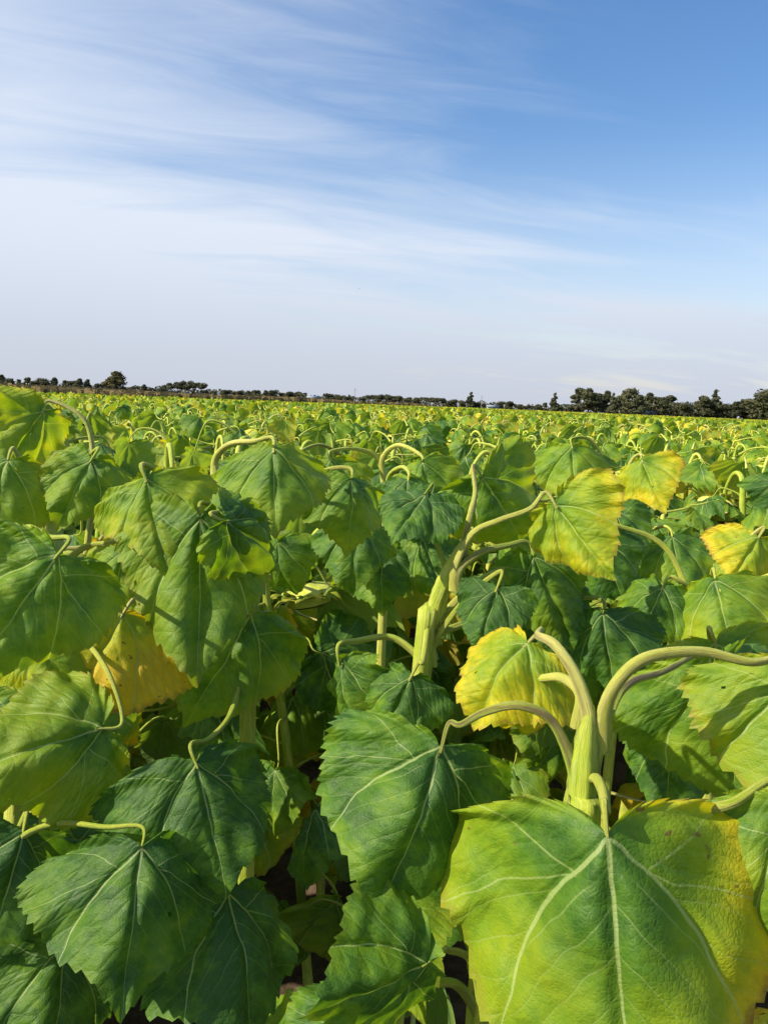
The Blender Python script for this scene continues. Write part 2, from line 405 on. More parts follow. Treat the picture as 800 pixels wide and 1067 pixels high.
# ------------------------------------------------------------------ flower head
def head_geo(rad=.075, seed=0, open_=1.0, lo=False):
    """nodding head: +Z is the back (stalk side), seeds face -Z; returns back, seeds, bracts"""
    rg = random.Random(seed); ns = 12 if lo else 28
    def lathe(prof, jag=0):
        V, U = [], []
        for i, (r, z) in enumerate(prof):
            for k in range(ns):
                a = 2 * math.pi * k / ns; q = r * (1 + jag * math.sin(3 * a + seed) + jag * .5 * math.sin(7 * a))
                V.append((math.cos(a) * q, math.sin(a) * q, z)); U.append((k / ns, i / len(prof)))
        f = [(i * ns + k, i * ns + (k + 1) % ns, (i + 1) * ns + (k + 1) % ns, (i + 1) * ns + k) for i in range(len(prof) - 1) for k in range(ns)]
        return np.array(V), np.array(f), np.array(U)
    R_ = rad
    bk = lathe([(.012, .03), (.02, .024), (R_ * .5, .018), (R_ * .85, .008), (R_ * 1.0, -.008), (R_ * .98, -.016)], .03)
    sd = lathe([(R_ * .97, -.014), (R_ * .8, -.024), (R_ * .5, -.024), (R_ * .25, -.018), (.001, -.016)], .03)
    bv, bf = [], []
    nb = 16 if lo else 34
    for k in range(nb):
        a = 2 * math.pi * (k + rg.random() * .6) / nb; w = rg.uniform(.008, .013); l = rg.uniform(.035, .06); dr = rg.uniform(-.03, .03); r1 = R_ * rg.uniform(.8, .98)
        c, s = math.cos(a), math.sin(a); o = len(bv)
        for (t, ww) in ((0, .8), (.35, 1.), (.7, .55), (1, .02)):
            rr = r1 + l * t; z = .006 + dr * t * t + .008 * math.sin(t * 3)
            for sg in (-1, 0, 1):
                bv.append((c * rr - s * w * ww * sg, s * rr + c * w * ww * sg, z - abs(sg) * .003))
        for i in range(3):
            for j in range(2):
                b0 = o + i * 3 + j; bf.append((b0, b0 + 3, b0 + 4, b0 + 1))
    bv = np.array(bv)
    return bk, sd, (bv, np.array(bf), bv[:, :2] * 8)

# ------------------------------------------------------------------ a generic plant, as a specification
def frame(J, Y, Z):
    Y = Y.normalized(); Z = (Z - Y * Z.dot(Y)).normalized(); X = Y.cross(Z)
    M = Matrix((X, Y, Z)).transposed().to_4x4(); M.translation = J; return M
def auto_leaf(rg, node_p, phi, plen, L, age, seed, droop=None, arch=None):
    out = Vector((math.cos(phi), math.sin(phi), 0)); upv = Vector((0, 0, 1))
    arch = rg.uniform(-.01, .045) if arch is None else arch
    drop = rg.uniform(-.06, .05)
    J = node_p + out * plen + upv * drop
    p = R(rg.uniform(22, 80)) if droop is None else R(droop)
    tw = R(rg.gauss(0, 22)); o2 = Vector((math.cos(phi + tw), math.sin(phi + tw), 0))
    Y = o2 * math.cos(p) - upv * math.sin(p)
    Z = o2 * math.sin(p) + upv * math.cos(p)
    Mf = frame(J, Y, Z) @ Matrix.Rotation(R(rg.gauss(0, 32)), 4, 'Y')
    Yv = Mf.col[1].to_3d()
    via = [node_p, node_p + out * plen * .28 + upv * (arch * .8), node_p + out * plen * .68 + upv * (max(drop, 0) * .6 + arch), J - Yv * .022 - Mf.col[2].to_3d() * .002, J + Yv * .004 - Mf.col[2].to_3d() * .002]
    return dict(M=Mf, L=L, age=age, seed=seed, via=via, wx=rg.uniform(.85, 1.05), fold=rg.uniform(.1, .8), ky=rg.uniform(.2, 1.3), kb=rg.uniform(-.2, 1.6),
                kx=rg.uniform(.1, 1.1), ruf=rg.uniform(.035, .085), twist=rg.uniform(-.4, .4), pr=rg.uniform(.0034, .0052), purp=rg.random())
def rage(rg, b=0.0):
    q = rg.random()
    return b + (rg.uniform(.0, .18) if q < .55 else rg.uniform(.15, .38) if q < .84 else rg.uniform(.4, .8))
def plant_spec(seed, H=1.38, n=12):
    rg = random.Random(seed)
    lean = Vector((rg.uniform(-.06, .06), rg.uniform(-.06, .06), 0))
    base = Vector((0, 0, 0)); top = Vector((lean.x, lean.y, H - .15))
    hd = rg.uniform(0, 6.28); ho = Vector((math.cos(hd), math.sin(hd), 0)); hl = rg.uniform(.09, .15)
    stem = crom([base - Vector((0, 0, .05)), base + lean * .3 + Vector((0, 0, H * .45)), top - Vector((0, 0, .12)), top + Vector((0, 0, .0)) + ho * .015,
                 top + ho * hl * .5 + Vector((0, 0, .02)), top + ho * hl * .9 + Vector((0, 0, -.04)), top + ho * hl + Vector((0, 0, -.11))], 5)
    leaves = []; ph = rg.uniform(0, 6.28)
    for i in range(n):
        t = i / (n - 1)
        hz_ = (H - .06) * (.34 + .66 * t ** .85)
        np_ = Vector((lean.x * (hz_ / H) ** 2, lean.y * (hz_ / H) ** 2, hz_ - .05))
        ph += 2.4 + rg.uniform(-.3, .3)
        L = (.200 - .045 * t) * rg.uniform(.8, 1.2)
        leaves.append(auto_leaf(rg, np_, ph, rg.uniform(.13, .20) * (1.05 - .25 * t), L, rage(rg, .0 if t > .3 else .12), seed * 50 + i))
    hM = frame(top + ho * (hl + .022) + Vector((0, 0, -.135)), ho.cross(Vector((0, 0, 1))), Vector((0, 0, 1)) - ho * rg.uniform(.0, .5))
    return dict(stem=stem, leaves=leaves, head=hM, hr=rg.uniform(.06, .085), seed=seed)
def stem_r(t): return .0135 - .0085 * t + (.004 if t < .03 else 0)
def pet_r(l, k=1.0):
    return lambda t: l['pr'] * k * (1.3 - .42 * min(1, t * 4)) * (1 - .72 * t ** 2)
def obj_from(name, g, material, parent, loc=None):
    V, F_, U, T = g
    return mesh_obj(name, V, F_, material, parent, T, U)
def realise_head(hM, hr, seed, parent):
    bk, sd, br = head_geo(hr, seed)
    h = mesh_obj('flower_head', bk[0], bk[1], M_STALK, parent, np.tile([.45, (seed * .37) % 1, 0], (len(bk[0]), 1)), bk[2]); h.matrix_local = hM
    mesh_obj('seed_disc', sd[0], sd[1], M_SEED, h)
    mesh_obj('bracts', br[0], br[1], M_BRACT, h)
    return h
def realise_leaf(l, parent, nr=12, nt=104, petiole_child=True, teeth=21):
    g = leaf_geo(l['L'], l['age'], l['seed'], l['wx'], l['fold'], l['ky'], l['kb'], l['kx'], l['ruf'], nr, nt, teeth, l.get('twist', 0), l.get('bite', 2 if l['seed'] % 3 == 0 else 0), l.get('lobe', .8), l.get('notch', 0), l.get('side', 0), l.get('open_'))
    path = crom(l['via'], l.get('pn', 5)); inv = l['M'].inverted(); path = [inv @ p for p in path]
    pg = tube_geo(path, pet_r(l), l.get('ps', 8), .04, .25 + l['age'] * .6, l['seed'], l['purp'], .25, False)
    if petiole_child:
        o = obj_from('leaf', g, M_LEAF, parent); o.matrix_local = l['M']
        obj_from('petiole', pg, M_STALK, o)
    else:
        V, F_, U, T, I = merge([(*g, 0), (*pg, 1)])
        o = mesh_obj('leaf', V, F_, ([M_LEAF, M_STALK], I), parent, T, U); o.matrix_local = l['M']
    if 'label' in l: o['label'] = l['label']
    return o
def root_empty(name, loc, rz=0, s=1):
    o = bpy.data.objects.new(name, None); COL.objects.link(o); o.location = loc; o.rotation_euler = (0, 0, rz); o.scale = (s, s, s)
    o.empty_display_size = .1; return o
def realise_plant(sp, fine_=True):
    r = root_empty('sunflower_plant', (0, 0, 0))
    g = tube_geo(sp['stem'], stem_r, 12 if fine_ else 8, .05, .3, sp['seed'])
    obj_from('stem', g, M_STALK, r)
    for l in sp['leaves']: realise_leaf(l, r, 11 if fine_ else 7, 96 if fine_ else 60, fine_, 20 if fine_ else 14)
    realise_head(sp['head'], sp['hr'], sp['seed'], r)
    return r
def merged_plant(sp, nr=5, nt=36, teeth=0, heads=True, ns=6, top_only=False, step=1, far=True):
    parts = []
    if not top_only:
        parts.append((*tube_geo(sp['stem'][::step], stem_r, ns, 0, .3, sp['seed']), 1))
    for i, l in enumerate(sp['leaves']):
        if top_only and i < len(sp['leaves']) - 7: continue
        g = leaf_geo(l['L'], l['age'], l['seed'], l['wx'], l['fold'], l['ky'], l['kb'], l['kx'], l['ruf'], nr, nt, teeth, l['twist'])
        parts.append((xf(g[0], l['M']), g[1], g[2], g[3], 0))
        if nt > 16 or (not top_only and i % 6 == 0): parts.append((*tube_geo(crom(l['via'], 2 if ns > 4 else 1), pet_r(l, 1.15), ns, 0, .25 + l['age'] * .6, l['seed'], l['purp'], 0, False), 1))
    if heads:
        for k, (v, f, u) in enumerate(head_geo(sp['hr'], sp['seed'], lo=True)):
            parts.append((xf(v, sp['head']), [f], u, np.tile([.45, .3, 0], (len(v), 1)), (1, 2, 3)[k]))
    return merge(parts)
def tag(o, label, cat=None, group=None, kind=None):
    o['label'] = label
    if cat: o['category'] = cat
    if group: o['group'] = group
    if kind: o['kind'] = kind
    return o
def copy_tree(o, parent=None):
    c = o.copy(); COL.objects.link(c)
    if parent: c.parent = parent
    for ch in o.children: copy_tree(ch, c)
    return c

# ------------------------------------------------------------------ ground
def hz_y(px): return 420 + (px - 400) * .0419
gx_ = np.concatenate([[-1500, -300, -60, -20, -8], np.arange(-4, 4.01, .05), [8, 20, 60, 300, 1500]])
gy_ = np.concatenate([[-300, -20, -3], np.arange(-1, 6.01, .05), [10, 20, 60, 200, 600, 2500]])
GX, GY = np.meshgrid(gx_, gy_, indexing='ij')
GZ = np.where((abs(GX) < 4.5) & (GY < 6.5) & (GY > -1.5), .03 * np.cos(GX * 2 * math.pi / .62 + .4) + .012 * np.sin(GX * 17 + GY * 5) * np.sin(GY * 13 - GX * 7) + .008 * np.sin(GX * 41 + 3 * np.sin(GY * 9)) * np.sin(GY * 37), 0)
nX, nY = GX.shape
b_ = np.arange(nX - 1)[:, None] * nY + np.arange(nY - 1)[None, :]
gf = np.stack([b_, b_ + nY, b_ + nY + 1, b_ + 1], -1).reshape(-1, 4)
g = mesh_obj('ground', np.stack([GX, GY, GZ], -1).reshape(-1, 3), gf, M_SOIL)
tag(g, 'bare brown soil of the sunflower field, seen in the gaps between leaves', kind='structure')

# ------------------------------------------------------------------ HERO PLANTS (the ones one can tell apart)
upv = Vector((0, 0, 1))
def hleaf(J, T, node_, via=(), wx=.95, roll=0, age=.1, fold=.2, ky=.6, kb=1.0, kx=.5, ruf=.04, seed=1, L=None, pr=.0062, purp=.4, tilt=0, twist=0, back=False, bite=2, label=None, lobe=.8, notch=0.0, side=0.0, open_=None):
    """junction and tip as real points; the face looks towards the standing viewer, turned by roll and tilt"""
    J = P(*J) if not isinstance(J, Vector) else J; T = P(*T); Y = (T - J); LL = L or Y.length; Y.normalize()
    Z = (CAM - J).normalized()
    fold = fold + .08; ruf = ruf * 1.3
    M = frame(J, Y, Z) @ Matrix.Rotation(R(roll), 4, 'Y') @ Matrix.Rotation(R(tilt), 4, 'X')
    if back: M = M @ Matrix.Rotation(math.pi, 4, 'Y')
    node_ = P(*node_) if not isinstance(node_, Vector) else node_
    v = [P(*q) if not isinstance(q, Vector) else q for q in via]
    Yv = M.col[1].to_3d()
    if not v:
        d = J - node_; v = [node_ + d * .3 + upv * d.length * .28, node_ + d * .7 + upv * d.length * .25]
    Zv = M.col[2].to_3d(); path = [node_ - upv * .035, node_ - upv * .004] + v + [J - Yv * .022 - Zv * .003, J + Yv * .006 - Zv * .0015]
    dct = dict(M=M, L=LL, age=age, seed=seed, via=path, wx=wx, fold=fold, ky=ky, kb=kb, kx=kx, ruf=ruf, twist=twist, pr=pr, purp=purp, pn=7, ps=12, bite=bite, lobe=lobe, notch=notch, side=side, open_=open_)
    if label: dct['label'] = label
    return dct
def hero(stem_pts, leaves, label, low=5, seed=1, rb=.0165, rt_=.013, head=None, low_top=None, hs=None):
    base = Vector(stem_pts[0]); base = Vector((base.x, base.y, 0))
    root = root_empty('sunflower_plant', base)
    tag(root, label, 'sunflower', 'sunflower plants near the camera')
    S = [Vector(p) - base for p in stem_pts]; S[0].z = -.04
    g = tube_geo(crom(S, 8), lambda t: (rb + (rt_ - rb) * t) * (1 + .07 * math.sin(t * 41) ** 4) * (1 if t < .72 else max(.3, 1 - ((t - .72) / .28) ** 1.3 * .7)), 18, .09, .35, seed, .15)
    obj_from('stem', g, M_STALK, root)
    off = Matrix.Translation(-base)
    for l in leaves:
        l['M'] = off @ l['M']; l['via'] = [p - base for p in l['via']]
        realise_leaf(l, root, 26, 260, True, 26)
    rg = random.Random(seed * 7 + 1)
    topz = low_top if low_top else S[-1].z - .3
    ph = rg.uniform(0, 6.28)
    for i in range(low):
        t = i / max(1, low - 1); zz_ = .38 + (topz - .38) * t; ph += 2.4
        k = min(1, zz_ / S[-1].z)
        np_ = Vector((S[-1].x * k, S[-1].y * k, zz_))
        l = auto_leaf(rg, np_, ph, rg.uniform(.15, .22), rg.uniform(.15, .20), rage(rg), seed * 31 + i)
        realise_leaf(l, root, 12, 110, True, 22)
    if head is not None:
        realise_head(off @ head[0], head[1], seed, root)
    return root
HL = hleaf
# --- plant A: nearest, right foreground
AS = P(606, 872, .70)
A_base = Vector((AS.x + .01, AS.y + .03, 0))
aL = [
 HL((632, 870, .56), (668, 1275, .50), (607, 835, .705), [(618, 812, .69), (627, 822, .63), (631, 845, .58)], wx=1.0, roll=-2, age=.27, fold=.50, ky=.25, kb=2.2, kx=.55, ruf=.03, lobe=1.0, notch=.22, open_=.20, side=-.36, seed=11, L=0.228, pr=0.0062, purp=1.0, bite=1, label='broad yellow-green leaf with two bright lobes at the bottom right'),
 HL((461, 778, .70), (405, 960, .64), (598, 800, .70), [(575, 752, .70), (540, 735, .70), (505, 742, .705), (480, 755, .705)], wx=1.1, roll=-14, age=0.03, fold=.34, ky=.5, kb=.6, kx=.5, ruf=.035, seed=12, L=0.141, pr=0.0056, purp=1.0, label='dark green serrated leaf'),
 HL((548, 670, .78), (462, 760, .74), (613, 742, .70), [(600, 705, .705), (578, 672, .72), (560, 662, .75)], wx=1.15, roll=30, age=.5, fold=.25, ky=.7, kb=.7, kx=.6, ruf=.03, seed=13, L=0.098, pr=0.0066, purp=.7, label='yellow leaf hanging from an arched stalk'),
 HL((838, 705, .70), (850, 860, .66), (628, 745, .70), [(640, 715, .69), (672, 686, .685), (730, 679, .69), (785, 690, .69)], wx=1.0, roll=-30, age=.35, fold=.2, ky=.6, kb=.8, kx=.5, seed=14, L=0.141, pr=0.007, purp=.4),
 HL((742, 700, .86), (790, 850, .83), (620, 795, .70), [(636, 740, .71), (655, 712, .74), (690, 700, .79)], wx=1.15, roll=-25, age=.12, fold=.15, ky=.5, kb=.9, kx=.5, seed=15, L=0.145, pr=0.0055, purp=1.0),
 HL((822, 842, .60), (900, 1000, .55), (600, 880, .70), [(655, 878, .66), (700, 850, .63), (760, 838, .61)], wx=1.0, roll=-20, age=.2, seed=16, L=0.144, pr=.007, purp=.2),
 HL((540, 715, .80), (520, 830, .84), (605, 720, .71), [(585, 706, .74), (560, 706, .77)], wx=.9, roll=10, age=.5, fold=.3, ky=.8, seed=17, L=0.079, pr=.0058, purp=.2),
 HL((575, 905, .80), (560, 1010, .80), (602, 880, .71), (), wx=.95, roll=10, age=.35, seed=18, L=0.115),
]
hA = (frame(P(672, 905, .84), Vector((1, 0, .2)), Vector((-.3, .2, 1))), .075)
hero([A_base, P(600, 960, .71), P(604, 870, .70), P(608, 790, .70), P(615, 735, .70)], aL,
     'nearest sunflower plant, thick stem, arched stalks and a broad yellow-green leaf', seed=3, low=4, rb=.0145, rt_=.0115, head=hA, low_top=.85)
# --- plant B: the bare forked stem in the middle
B0 = P(438, 700, 1.03)
bL = [
 HL((577, 526, .98), (645, 615, .92), (474, 588, 1.0), [(492, 556, 1.0), (520, 542, .99), (552, 530, .985)], wx=1.0, roll=18, age=.42, fold=.1, ky=.25, kb=.6, kx=.4, seed=21, L=0.102, pr=0.0052, purp=.3, label='pale yellow-speckled leaf with a brown rim'),
 HL((556, 580, 1.04), (600, 680, 1.0), (478, 592, 1.0), [(500, 576, 1.01), (530, 568, 1.03)], wx=.95, roll=-5, age=.1, fold=.2, seed=22, L=0.115, pr=0.006, purp=.7),
 HL((444, 512, 1.03), (404, 562, .96), (462, 610, 1.02), [(463, 590, 1.02), (453, 560, 1.02), (446, 530, 1.025)], wx=1.0, roll=30, age=.04, fold=.15, ky=.4, kb=.2, kx=.3, seed=23, L=0.09, pr=0.005, purp=.2),
 HL((503, 498, 1.06), (548, 560, 1.08), (484, 560, 1.01), [(490, 535, 1.02), (495, 512, 1.04)], wx=1.1, roll=-12, age=0.25, fold=.2, ky=.6, kb=1.0, seed=24, L=0.122, pr=0.0052, purp=.9),
 HL((428, 705, .96), (385, 790, .92), (446, 648, 1.03), [(444, 665, 1.0), (440, 690, .97)], wx=.95, roll=12, age=.0, fold=.35, ky=.5, seed=25, L=0.086, pr=.0055, purp=.9),
 HL((517, 612, .93), (494, 692, .90), (452, 668, 1.03), [(480, 630, 1.0), (505, 606, .95)], wx=1.0, roll=20, age=.03, fold=.1, ky=.3, kb=.3, kx=.25, seed=26, L=0.076, pr=.0050, purp=.2),
 HL((566, 602, 1.06), (590, 700, 1.0), (456, 645, 1.04), [(500, 605, 1.06), (540, 590, 1.07)], wx=1.05, roll=-12, age=.04, fold=.2, seed=27, L=0.101),
 HL((628, 640, 1.05), (640, 740, 1.0), (452, 660, 1.04), [(520, 640, 1.1), (590, 625, 1.08)], wx=1.0, roll=5, age=.05, fold=.25, seed=28, L=0.108),
 HL((352, 690, 1.0), (358, 800, .98), (442, 690, 1.03), [(410, 665, 1.04), (372, 668, 1.03)], wx=.7, roll=50, age=.12, fold=.5, seed=29, L=0.108),
]
hero([Vector((B0.x - .03, B0.y + .05, 0)), P(436, 740, 1.04), P(450, 650, 1.03), P(466, 600, 1.015), P(492, 550, 1.01)], bL,
     'sunflower plant in the middle with a bare forked yellow-green stem leaning right', seed=5, low=6, rb=.0135, rt_=.0095, low_top=.95)
# --- plant C: tall, left of centre, with big facing leaves
cL = [
 HL((209, 541, .98), (204, 735, .93), (258, 600, 1.10), [(250, 560, 1.08), (232, 535, 1.03)], wx=.86, roll=4, age=0.22, fold=.12, ky=.25, kb=.7, kx=.45, ruf=.03, seed=31, L=0.176, pr=.006, label='long heart-shaped leaf facing the viewer'),
 HL((262, 640, 1.06), (172, 812, .98), (262, 610, 1.12), [(268, 612, 1.09)], wx=1.15, roll=-14, age=0.22, fold=.15, ky=.3, kb=.3, kx=.35, ruf=.05, seed=32, L=0.158, pr=.006),
 HL((236, 543, .95), (348, 572, .96), (262, 585, 1.1), [(262, 548, 1.06), (250, 535, 1.0)], wx=.8, roll=-25, age=0.16, fold=.3, ky=.6, kb=.6, kx=.4, seed=33, L=0.114, tilt=-35, pr=.0055),
 HL((285, 468, 1.1), (292, 570, 1.02), (224, 500, 1.2), [(225, 478, 1.2), (240, 463, 1.17), (265, 460, 1.13)], wx=1.2, roll=-8, age=0.28, fold=.35, ky=.5, kb=1.0, seed=34, L=0.119, pr=.007, purp=.1),
 HL((152, 498, 1.0), (168, 578, .96), (250, 600, 1.12), [(215, 540, 1.12), (185, 505, 1.08)], wx=1.15, roll=8, age=0.26, fold=.25, ky=.4, kb=.9, seed=35, L=0.114, pr=.0075, purp=.3),
 HL((128, 640, .97), (80, 712, .93), (252, 640, 1.12), [(200, 600, 1.12), (150, 625, 1.08)], wx=1.2, roll=20, age=.75, fold=.2, seed=36, L=0.132, label='orange-yellow leaf half hidden behind green leaves'),
 HL((366, 500, 1.2), (372, 585, 1.14), (262, 585, 1.12), [(300, 520, 1.2), (335, 492, 1.22)], wx=1.1, roll=-20, age=0.22, seed=37, L=0.108),
 HL((205, 795, .86), (250, 955, .80), (252, 700, 1.08), [(240, 745, 1.0), (218, 770, .92)], wx=1.15, roll=-16, age=.04, fold=.3, ky=.35, kb=.8, kx=.4, seed=38, L=0.128, pr=.005),
]
C0 = P(262, 640, 1.12)
hero([Vector((C0.x, C0.y + .05, 0)), P(258, 760, 1.12), C0, P(258, 580, 1.12), P(262, 540, 1.13)], cL,
     'sunflower plant left of the centre with a long heart-shaped leaf facing the viewer', seed=8, rb=.0125, rt_=.009, low=1, low_top=.85)
# --- plant D: far left edge, tall
dL = [
 HL((60, 578, .84), (-30, 700, .78), (10, 560, .98), [(30, 550, .95), (52, 560, .89)], wx=.95, roll=8, age=0.2, fold=.15, ky=.3, kb=.8, kx=.35, seed=41, L=0.136, pr=.0055, label='large flat green leaf cut by the left edge'),
 HL((46, 428, 1.28), (-12, 520, 1.2), (92, 560, 1.3), [(98, 500, 1.3), (90, 440, 1.3)], wx=.8, roll=-15, age=0.3, fold=.1, ky=.4, kb=.5, seed=42, L=0.132),
 HL((96, 478, 1.12), (58, 545, 1.06), (60, 560, 1.2), [(72, 520, 1.2), (86, 485, 1.16)], wx=1.0, roll=12, age=0.25, fold=.15, seed=43, L=0.101),
 HL((108, 758, .88), (-30, 800, .80), (40, 640, 1.0), [(80, 660, .98), (112, 700, .92)], wx=.9, roll=6, age=0.26, fold=.2, ky=.4, kb=.6, seed=44, L=0.145, pr=.005),
 HL((40, 660, .95), (80, 745, .92), (36, 620, 1.0), (), wx=1.1, roll=10, age=.35, seed=45, L=0.122),
 HL((8, 480, 1.1), (-20, 560, 1.05), (50, 560, 1.2), (), wx=1.1, roll=20, age=.3, seed=46, L=0.122),
 HL((130, 575, 1.1), (110, 650, 1.05), (55, 600, 1.15), [(85, 572, 1.14), (112, 566, 1.12)], wx=1.1, roll=10, age=0.3, seed=47, L=0.094),
]
D0 = P(50, 640, 1.08)
hero([Vector((D0.x, D0.y + .05, 0)), P(50, 760, 1.08), D0, P(56, 560, 1.18), P(60, 520, 1.2)], dL,
     'tall sunflower plant at the left edge whose uppermost leaf rises above the horizon', seed=12, low=3, low_top=.8)
# --- plant G: low plant in the lower left corner, in the shade
gL = [
 HL((147, 884, .80), (130, 1080, .70), (20, 872, .86), [(60, 858, .86), (110, 862, .83)], wx=1.1, roll=-9, age=.02, fold=.3, ky=.35, kb=.7, kx=.45, seed=51, L=0.136, pr=.0045, purp=0),
 HL((238, 932, .86), (285, 1110, .76), (60, 960, .9), [(120, 930, .9), (190, 920, .88)], wx=1.1, roll=-28, age=.0, fold=.2, ky=.3, kb=.6, seed=52, L=0.141, pr=.0045, purp=0),
 HL((25, 868, .86), (0, 990, .80), (15, 900, .9), (), wx=1.15, roll=-20, age=.02, seed=53, L=0.115),
 HL((70, 985, .86), (60, 1100, .80), (20, 960, .9), (), wx=1.1, roll=-15, age=.05, seed=54, L=0.122),
 HL((30, 735, .92), (-10, 850, .86), (12, 800, .94), (), wx=1.0, roll=5, age=.2, seed=55, L=0.115),
]
G0 = P(14, 900, .92)
hero([Vector((G0.x, G0.y + .03, 0)), P(12, 1000, .92), G0, P(14, 800, .95)], gL,
     'sunflower plant in the lower left corner with dark shaded leaves close to the soil', seed=15, low=0, low_top=.6)
# --- plant H: lower middle
hL_ = [
 HL((446, 1005, .66), (345, 1075, .60), (500, 1040, .75), [(490, 1000, .74), (466, 990, .70)], wx=1.0, roll=-38, age=.12, fold=.3, ky=.5, kb=.4, seed=61, L=0.108, pr=.0045),
 HL((398, 930, .78), (420, 1060, .70), (500, 1010, .80), (), wx=.9, roll=25, age=.2, fold=.4, seed=62, L=0.108),
 HL((395, 1080, .70), (330, 1150, .66), (500, 1060, .8), (), wx=1.1, roll=10, age=.05, seed=63, L=0.122),
 HL((470, 880, .92), (440, 985, .88), (500, 960, .88), (), wx=1.0, roll=20, age=.0, seed=64, L=0.108),
]
H0 = P(500, 1010, .84)
hero([Vector((H0.x, H0.y + .03, 0)), P(500, 1060, .84), H0, P(500, 950, .88)], hL_,
     'short sunflower plant at the bottom middle with folded leaves half hidden under its neighbours', seed=17, low=0, low_top=.5)
# --- plant J: right, behind A
jL = [
 HL((745, 605, 1.15), (770, 720, 1.05), (745, 680, 1.25), [(742, 640, 1.24), (742, 612, 1.2)], wx=1.25, roll=5, age=0.3, fold=.25, ky=.5, kb=1.0, kx=.5, seed=71, L=0.122, purp=.8),
 HL((690, 612, 1.2), (650, 690, 1.15), (742, 670, 1.25), (), wx=1.1, roll=18, age=.15, seed=72, L=0.101),
 HL((790, 560, 1.2), (745, 640, 1.15), (748, 650, 1.25), (), wx=1.1, roll=-12, age=.55, fold=.3, seed=73, L=0.09),
 HL((820, 610, 1.15), (850, 700, 1.1), (750, 650, 1.25), (), wx=1.0, roll=-20, age=.3, seed=74, L=0.108),
 HL((745, 670, 1.05), (795, 790, 1.0), (745, 700, 1.22), [(742, 680, 1.15)], wx=1.3, roll=-8, age=.35, fold=.2, seed=75, L=0.13),
 HL((700, 760, 1.05), (690, 860, 1.0), (742, 740, 1.2), (), wx=1.0, roll=5, age=.05, seed=76, L=0.108),
 HL((620, 560, 1.3), (660, 640, 1.25), (738, 690, 1.28), [(700, 580, 1.32), (650, 550, 1.32)], wx=1.0, roll=-12, age=.05, fold=.25, seed=77, L=0.115),
]
J0 = P(745, 680, 1.26)
hero([Vector((J0.x, J0.y + .05, 0)), P(745, 760, 1.26), J0, P(742, 610, 1.28)], jL,
     'sunflower plant at the right edge with pale lit leaves above arched stalks', seed=21, rb=.012, rt_=.008, low=5, low_top=.9)
# --- plant K: mid right with the yellow upper leaf
kL = [
 HL((668, 480, 1.75), (700, 560, 1.62), (652, 570, 1.8), [(648, 520, 1.82), (655, 485, 1.8)], wx=1.1, roll=10, age=.45, fold=.2, ky=.4, kb=.8, seed=81, L=0.115, label='half yellow leaf on top of the plant'),
 HL((596, 465, 1.8), (600, 545, 1.72), (650, 570, 1.8), [(640, 500, 1.85), (616, 460, 1.84)], wx=1.3, roll=0, age=.18, fold=.4, seed=82, L=0.13, purp=1),
 HL((640, 530, 1.6), (670, 610, 1.5), (650, 590, 1.75), (), wx=.9, roll=-5, age=.03, seed=83, L=0.122),
 HL((590, 540, 1.6), (600, 620, 1.5), (648, 590, 1.75), (), wx=1.0, roll=10, age=.0, seed=84, L=0.122),
 HL((700, 560, 1.6), (720, 640, 1.5), (655, 590, 1.75), (), wx=1.0, roll=-10, age=.15, seed=85, L=0.122),
]
K0 = P(650, 620, 1.78)
hero([Vector((K0.x, K0.y + .05, 0)), K0 - upv * .3, K0, P(652, 560, 1.8)], kL,
     'sunflower plant right of the middle topped by a half yellow leaf', seed=25, rb=.012, rt_=.008, low=6, low_top=.95)
# --- plant N: behind the middle with pale bunched arches
nL = [
 HL((345, 478, 1.75), (352, 560, 1.65), (400, 520, 1.85), [(395, 480, 1.85), (372, 468, 1.82)], wx=1.1, roll=0, age=0.28, seed=91, L=0.122, pr=.0075, purp=0),
 HL((440, 482, 1.7), (462, 560, 1.62), (402, 510, 1.85), [(398, 480, 1.83), (414, 464, 1.78)], wx=1.0, roll=0, age=0.22, seed=92, L=0.122, pr=.0085, purp=0),
 HL((425, 500, 1.6), (420, 570, 1.5), (402, 530, 1.84), [(405, 498, 1.8), (418, 487, 1.7)], wx=1.2, roll=10, age=.05, seed=93, L=0.115, pr=.008, purp=0),
 HL((310, 478, 1.65), (300, 540, 1.55), (400, 540, 1.84), [(380, 500, 1.84), (340, 465, 1.78)], wx=1.1, roll=10, age=0.3, seed=94, L=0.115, pr=.006, purp=1),
 HL((372, 545, 1.5), (365, 640, 1.4), (402, 570, 1.84), (), wx=1.1, roll=0, age=.1, seed=95, L=0.122),
 HL((398, 566, 1.6), (394, 660, 1.5), (402, 540, 1.84), [(402, 530, 1.75), (400, 545, 1.66)], wx=1.1, roll=8, age=.12, fold=.3, seed=97, L=.14),
 HL((440, 560, 1.6), (470, 640, 1.5), (402, 580, 1.84), (), wx=1.0, roll=0, age=.08, seed=96, L=0.122),
]
N0 = P(402, 560, 1.86)
hero([Vector((N0.x, N0.y + .05, 0)), N0 - upv * .3, N0, P(402, 505, 1.86)], nL,
     'sunflower plant behind the middle one with pale bunched arching stalks at its top', seed=27, rb=.012, rt_=.008, low=6, low_top=.95)
hero_xy = [(A_base.x, A_base.y), (B0.x, B0.y), (C0.x, C0.y), (D0.x, D0.y), (G0.x, G0.y), (H0.x, H0.y), (J0.x, J0.y), (K0.x, K0.y), (N0.x, N0.y)]

